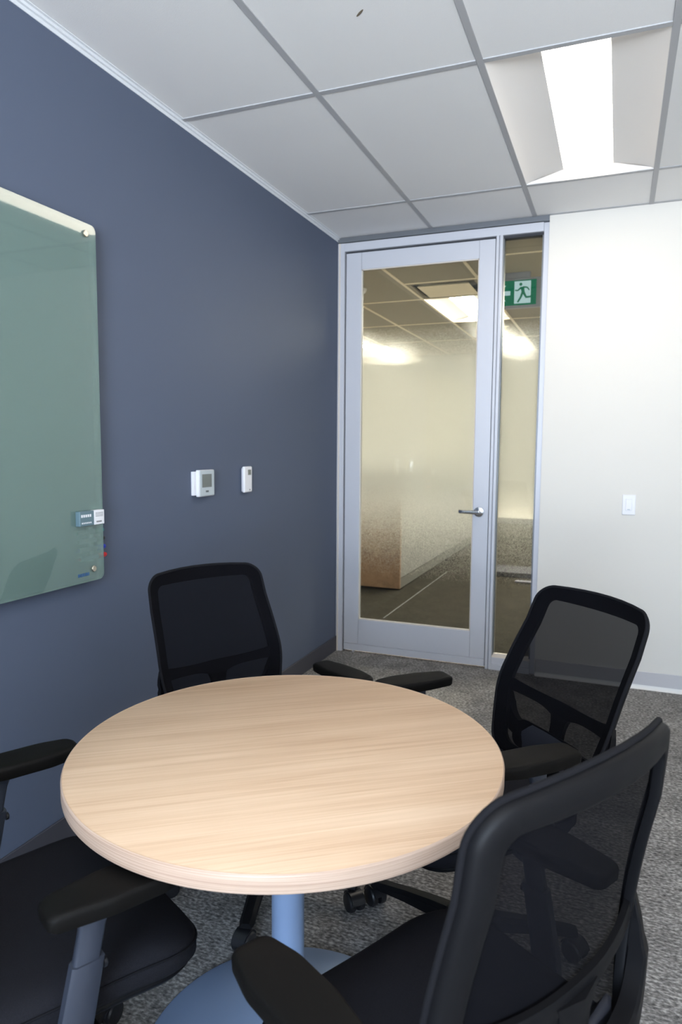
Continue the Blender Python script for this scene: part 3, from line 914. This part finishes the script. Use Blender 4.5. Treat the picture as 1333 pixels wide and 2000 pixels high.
def make_chair():
    root = empty('office_chair')
    rb = Vector((SP[0], 0, SP[1]))
    back = []
    def B(name, bm, m_, par=None, deg=50):
        o = obj(name, bm, m_, par or root)
        sharp(o, deg)
        if par is None:
            o.location = rb
            back.append(o)
        return o
    # frame
    prof = [(0.001, -0.002), (0.0005, -0.009), (0.002, -0.0145), (0.0045, -0.0165), (0.006, -0.0180), (0.018, -0.0192), (0.030, -0.0186), (0.0325, -0.0172), (0.034, -0.013), (0.034, -0.003)]
    bm = bmesh.new()
    rg = [[bp(p.x, p.y, d) for p in outline(off)] for off, d in prof]
    rings(bm, rg, loop=True)
    B('back_frame', bm, M['plastic'])
    # mesh panel over the whole frame
    bm = bmesh.new()
    offs = [0.002, 0.02, 0.04, 0.07, 0.11, 0.15, 0.185]
    ol = [outline(0.002)]
    n = len(ol[0])
    cen = Vector((0, 0.26))
    front = []
    for fct in (1.0, 0.97, 0.88, 0.76, 0.62, 0.46, 0.30, 0.14):
        front.append([bp(p.x * fct, cen.y + (p.y - cen.y) * fct, 0.0012) for p in ol[0]])
    backr = []
    for fct in (0.14, 0.30, 0.46, 0.62, 0.76, 0.88, 0.97, 1.0):
        backr.append([bp(p.x * fct, cen.y + (p.y - cen.y) * fct, -0.0004) for p in ol[0]])
    V1 = rings(bm, front, cap=False)
    c1 = bm.verts.new(bp(0, cen.y, 0.0012))
    for j in range(n):
        bm.faces.new((V1[-1][j], V1[-1][(j + 1) % n], c1))
    B('back_mesh', bm, M['mesh'])
    # welted edge
    path = [bp(p.x, p.y, -0.001) for p in outline(-0.0005)]
    b1 = tube(path, 0.0045, 8, closed=True, upv=Vector((1, 0, 0)))
    B('edge_piping', b1, M['piping'])
    # cross bar with stem, in the plane of the frame
    bm = bmesh.new()
    rg = []
    for i in range(25):
        u = -WJ + 0.03 + (2 * WJ - 0.06) * i / 24
        a = abs(u) / WJ
        hh = 0.015 + 0.012 * a ** 6 + 0.010 * math.exp(-(u / 0.05) ** 2)
        sc = SJ - 0.004 * (1 - a * a) - 0.008 * math.exp(-(u / 0.05) ** 2)
        rg.append([bp(u, sc + hh, -0.004), bp(u, sc + hh, -0.013), bp(u, sc, -0.018), bp(u, sc - hh, -0.013), bp(u, sc - hh, -0.004)])
    rings(bm, rg)
    B('cross_bar', bm, M['plastic'])
    bm = bmesh.new()
    rg = []
    for i in range(13):
        s = SJ + 0.0 - (SJ + 0.02) * i / 12
        wd = 0.024 + 0.022 * math.exp(-((SJ - s) / 0.035) ** 2) + 0.008 * (i / 12) ** 2
        dd = -0.006 - 0.025 * (i / 12) ** 1.6
        rg.append([bp(wd, s, dd) , bp(wd, s, dd - 0.012), bp(0, s, dd - 0.020), bp(-wd, s, dd - 0.012), bp(-wd, s, dd)])
    rings(bm, rg)
    B('back_stem', bm, M['plastic'])
    # lumbar support
    bm = bmesh.new()
    pl = fillet([(-0.150, 0.035), (0.150, 0.035), (0.135, 0.118), (-0.135, 0.118)], [0.03, 0.03, 0.036, 0.036], 6, 6)
    c2 = Vector((0, 0.078))
    rg = [[bp(c2.x + (p.x - c2.x) * k, c2.y + (p.y - c2.y) * k, d) for p in pl] for k, d in ((0.93, -0.0035), (1.0, -0.006), (1.0, -0.010), (0.9, -0.014))]
    rings(bm, rg)
    B('lumbar_support', bm, mat('navy_black_lumbar', (0.008, 0.009, 0.016, 1), 0.6))
    # U-shaped yoke behind the back: down from the joints and across below the cross bar
    bm = bmesh.new()
    rad = 0.085
    pu, pb = WJ - 0.012, 0.080
    pth = [(pu, SJ + 0.016 - 0.012 * k) for k in range(4)]
    pth += [(pu - rad * (1 - math.cos(a_)) - 0.006, pb + rad - rad * math.sin(a_)) for a_ in [PI / 2 * k / 12 for k in range(13)]]
    pth += [((pu - rad - 0.006) * (1 - k / 5), pb - 0.006 * k / 5) for k in range(1, 6)]
    full = pth + [(-u, s) for u, s in reversed(pth[:-1])]
    NF = len(full)
    rg = []
    for i, (u, s) in enumerate(full):
        q0, q1 = full[max(i - 1, 0)], full[min(i + 1, NF - 1)]
        tv = Vector((q1[0] - q0[0], q1[1] - q0[1])).normalized()
        nv = Vector((tv.y, -tv.x))           # in-plane normal, pointing outwards
        if nv.dot(Vector((u, s - 0.2))) < 0:
            nv = -nv
        e_ = min(i, NF - 1 - i) / 6.0
        gr = min(1.0, e_)
        dd = -0.012 - 0.022 * gr
        w1 = 0.009 + 0.013 * gr              # in-plane half height
        th = 0.008 + 0.006 * gr
        out = []
        for a_, b_ in ((-1, 1), (-1, -0.7), (-0.75, -1), (0.75, -1), (1, -0.7), (1, 1)):
            out.append(bp(u + nv.x * w1 * a_, s + nv.y * w1 * a_, dd + th * b_))
        rg.append(out)
    rings(bm, rg)
    B('back_yoke', bm, M['plastic'], deg=35)
    # spine from yoke down under the seat
    o = obj('back_spine', tube([(-0.30, 0, 0.50), (-0.285, 0, 0.44), (-0.24, 0, 0.395), (-0.16, 0, 0.375), (-0.05, 0, 0.37)], [0.030, 0.032, 0.034, 0.034, 0.03], 12, 1.3, 0.55), M['plastic'], root)
    sharp(o, 50)
    # seat cushion
    def so(kx, ins=0.0):
        P = [(-0.215 + ins, -0.215 + ins), (0.240 - ins, -0.245 + ins), (0.240 - ins, 0.245 - ins), (-0.215 + ins, 0.215 - ins)]
        R = [0.07, 0.105, 0.105, 0.07]
        return fillet(P, [max(r - ins * 0.5, 0.02) for r in R], 10, 7)
    def sz(x, y, z):
        wf = -0.030 * max(0, (x - 0.09) / 0.15) ** 2
        dish = 0.010 * ((y / 0.24) ** 2) - 0.004
        return z + wf + dish * (1 if z > 0.45 else 0.3)
    lv_ = [(0.030, 0.418), (0.008, 0.424), (0.0, 0.436), (0.0, 0.452), (0.003, 0.466), (0.012, 0.4775), (0.028, 0.485), (0.06, 0.489), (0.11, 0.489), (0.16, 0.488), (0.20, 0.487)]
    bm = bmesh.new()
    rg = [[(p.x, p.y, sz(p.x, p.y, z)) for p in so(1, ins)] for ins, z in lv_]
    rings(bm, rg)
    sc = obj('seat_cushion', bm, M['seat'], root, smooth=True)
    path = [Vector((p.x, p.y, sz(p.x, p.y, 0.459))) for p in so(1, -0.0002)]
    b1 = tube(path, 0.0022, 6, closed=True)
    obj('seat_piping', b1, M['piping'], sc, smooth=True)
    bm = bmesh.new()
    rg = [[(p.x, p.y, sz(p.x, p.y, z)) for p in so(1, ins)] for ins, z in ((0.10, 0.388), (0.05, 0.394), (0.018, 0.405), (0.010, 0.417), (0.014, 0.421))]
    rings(bm, rg)
    obj('seat_shell', bm, M['plastic'], root, smooth=True)
    # arms
    for sd in (1, -1):
        bm = bmesh.new()
        rg = []
        ya = 0.279 * sd
        pth = [((-0.045, 0.12 * sd, 0.392), 0.030, 0.010, 0), ((-0.045, 0.20 * sd, 0.388), 0.030, 0.010, 0.05), ((-0.045, 0.255 * sd, 0.392), 0.029, 0.011, 0.6), ((-0.043, 0.274 * sd, 0.412), 0.028, 0.012, 1.3),
               ((-0.036, ya, 0.45), 0.027, 0.0125, 1.57), ((-0.012, ya, 0.565), 0.0255, 0.012, 1.57)]
        for (c, hw, th, an) in pth:
            c = Vector(c)
            nrm = Vector((0, -math.sin(an) * sd, math.cos(an)))
            rg.append([c + Vector((hw * cx2, 0, 0)) + nrm * (th * cz2) for cx2, cz2 in ((-1, -0.6), (-0.8, -1), (0.8, -1), (1, -0.6), (1, 0.6), (0.8, 1), (-0.8, 1), (-1, 0.6))])
        rings(bm, rg)
        post = obj('arm_post', bm, M['plastic_post'], root)
        sharp(post, 45)
        bm = bmesh.new()
        rg = []
        for z, hw, th in ((0.52, 0.0205, 0.0085), (0.612, 0.0205, 0.0085), (0.628, 0.024, 0.0095), (0.638, 0.036, 0.013), (0.6435, 0.055, 0.018)):
            rg.append([Vector((hw * cx2 + (z - 0.628) * 0.2 * (z < 0.628), ya + th * cz2, z)) for cx2, cz2 in ((-1, -0.6), (-0.8, -1), (0.8, -1), (1, -0.6), (1, 0.6), (0.8, 1), (-0.8, 1), (-1, 0.6))])
        rings(bm, rg)
        sl = obj('arm_sleeve', bm, M['plastic_post'], root)
        sharp(sl, 60)
        bt = obj('height_button', lathe([(0.0, 0.0), (0.0085, 0.0), (0.008, 0.005), (0.005, 0.007), (0.0, 0.0075)], 16, Matrix.Rotation(PI / 2, 3, 'Y'), (0.0125, ya, 0.548)), M['black'], post)
        sharp(bt, 50)
        # pad
        bm = bmesh.new()
        P = [(-0.112, -0.034), (0.118, -0.036), (0.118, 0.036), (-0.112, 0.034)]
        out_ = fillet([(-0.122, -0.031), (-0.03, -0.045), (0.06, -0.045), (0.126, -0.030), (0.126, 0.030), (0.06, 0.045), (-0.03, 0.045), (-0.122, 0.031)], [0.017, 0.1, 0.1, 0.02, 0.02, 0.1, 0.1, 0.017], 5, 3)
        rg = []
        for k, z in ((0.88, 0.641), (0.96, 0.6425), (0.99, 0.646), (1.0, 0.6615), (0.985, 0.6655), (0.93, 0.6695), (0.90, 0.6705), (0.78, 0.6715), (0.4, 0.672)):
            rg.append([(p.x * (k if k > 0.9 else k), ya + p.y * k, z) for p in out_])
        rings(bm, rg)
        pad = obj('arm_pad', bm, M['plastic_arm'], root)
        sharp(pad, 38)
    # mechanism, gas lift, base
    boxes('tilt_mechanism', [(-0.13, 0.10, -0.075, 0.075, 0.335, 0.392)], M['plastic'], root, b=0.012)
    sharp(obj('tilt_lever', tube([(0.03, -0.07, 0.365), (0.03, -0.15, 0.362), (0.03, -0.215, 0.358), (0.03, -0.245, 0.356)], [0.005, 0.005, 0.009, 0.008], 10, 1.4, 0.7), M['plastic'], root), 50)
    sharp(obj('gas_lift', lathe([(0.0, 0.07), (0.031, 0.07), (0.030, 0.20), (0.028, 0.225), (0.0145, 0.227), (0.0145, 0.34), (0.0, 0.34)], 24), M['plastic'], root), 40)
    sharp(obj('base_hub', lathe([(0.0, 0.062), (0.048, 0.062), (0.056, 0.075), (0.055, 0.105), (0.044, 0.122), (0.0, 0.124)], 32), M['plastic'], root), 45)
    legs = []
    for k in range(5):
        an = 2 * PI * k / 5
        bm = bmesh.new()
        rg = []
        for r, hw, zt, zb in ((0.040, 0.027, 0.117, 0.076), (0.10, 0.024, 0.112, 0.074), (0.18, 0.021, 0.102, 0.072), (0.25, 0.020, 0.090, 0.068), (0.285, 0.021, 0.084, 0.066), (0.303, 0.016, 0.080, 0.066)):
            rg.append([(r, -hw, zb), (r, -hw, zt - 0.010), (r, -hw * 0.55, zt), (r, hw * 0.55, zt), (r, hw, zt - 0.010), (r, hw, zb)])
        rings(bm, rg)
        bm.transform(Matrix.Rotation(an, 4, 'Z'))
        lg = obj('base_leg', bm, M['plastic'], root)
        sharp(lg, 40)
        legs.append(lg)
        sw = random.uniform(-1, 1)
        bm = bmesh.new()
        mt_ = Matrix.Rotation(an, 4, 'Z') @ Matrix.Translation((0.286, 0, 0)) @ Matrix.Rotation(sw, 4, 'Z')
        for sgn in (-1, 1):
            rg = [[(0.016 + r2 * math.cos(2 * PI * q / 24), sgn * yy, 0.0285 + r2 * math.sin(2 * PI * q / 24)) for q in range(24)] for r2, yy in ((0.014, 0.006), (0.026, 0.006), (0.0285, 0.009), (0.0285, 0.021), (0.025, 0.025), (0.012, 0.027))]
            rings(bm, rg)
        # hood and stem
        rg = []
        for q in range(9):
            a2 = math.radians(10 + 150 * q / 8)
            cx2, cz2 = 0.016 + 0.034 * math.cos(a2), 0.0285 + 0.034 * math.sin(a2)
            ix, iz = 0.016 + 0.030 * math.cos(a2), 0.0285 + 0.030 * math.sin(a2)
            rg.append([(cx2, -0.020, cz2), (cx2, 0.020, cz2), (ix, 0.020, iz), (ix, -0.020, iz)])
        rings(bm, rg)
        rings(bm, [circ(0, 0, z, r2, 12) for z, r2 in ((0.055, 0.009), (0.080, 0.009))])
        bm.transform(mt_)
        cs = obj('caster', bm, M['caster'], lg)
        sharp(cs, 40)
    return root

proto = make_chair()
BACK = {'back_frame', 'back_mesh', 'edge_piping', 'cross_bar', 'back_stem', 'lumbar_support', 'back_yoke'}
BASE = {'base_leg', 'base_hub'}
def base_name(o):
    return o.name.split('.')[0]
def pose(root, x, y, th, rc, dz, slide, armz, baserot, label):
    root.location = (x, y, 0)
    root.rotation_euler = (0, 0, math.radians(th))
    tag(root, label, 'chair', 'mesh-back office chairs round the table')
    for c in kids(root):
        n = base_name(c)
        if n in BACK:
            c.rotation_euler = (0, -math.radians(rc), 0)
            c.location = (SP[0], 0, SP[1] + dz)
        elif n in ('arm_pad', 'arm_sleeve'):
            c.location = (slide if n == 'arm_pad' else slide * 0.0, 0, dz + armz)
        elif n in ('seat_cushion', 'seat_shell'):
            c.location = (-0.050 if rc < 10 else 0.0, 0, dz)
        elif n in ('arm_post', 'back_spine', 'tilt_mechanism', 'tilt_lever'):
            c.location = (0, 0, dz)
        elif n == 'base_leg':
            c.rotation_euler = (0, 0, math.radians(baserot - th))
poses = [
    (0.745, -2.387, -26.7, 17.2, -0.015, 0.029, -0.018, -74, 'black mesh-back office chair behind the table, back turned to the blue wall'),
    (0.738, -3.289, 62.0, 14.0, 0.010, 0.045, 0.006, 110, 'black office chair at the lower left corner, only seat and armrests in view'),
    (1.378, -2.450, 224.3, 21.3, -0.002, 0.014, 0.012, 163, 'black mesh-back office chair right of the table in front of the white wall'),
    (1.463, -3.207, 151.3, 5.2, 0.006, -0.036, -0.004, 20, 'nearest black office chair, seen from behind at the lower right corner'),
]
chairs = [proto] + [copy_tree(proto) for _ in range(3)]
for ch, p in zip(chairs, poses):
    pose(ch, *p)
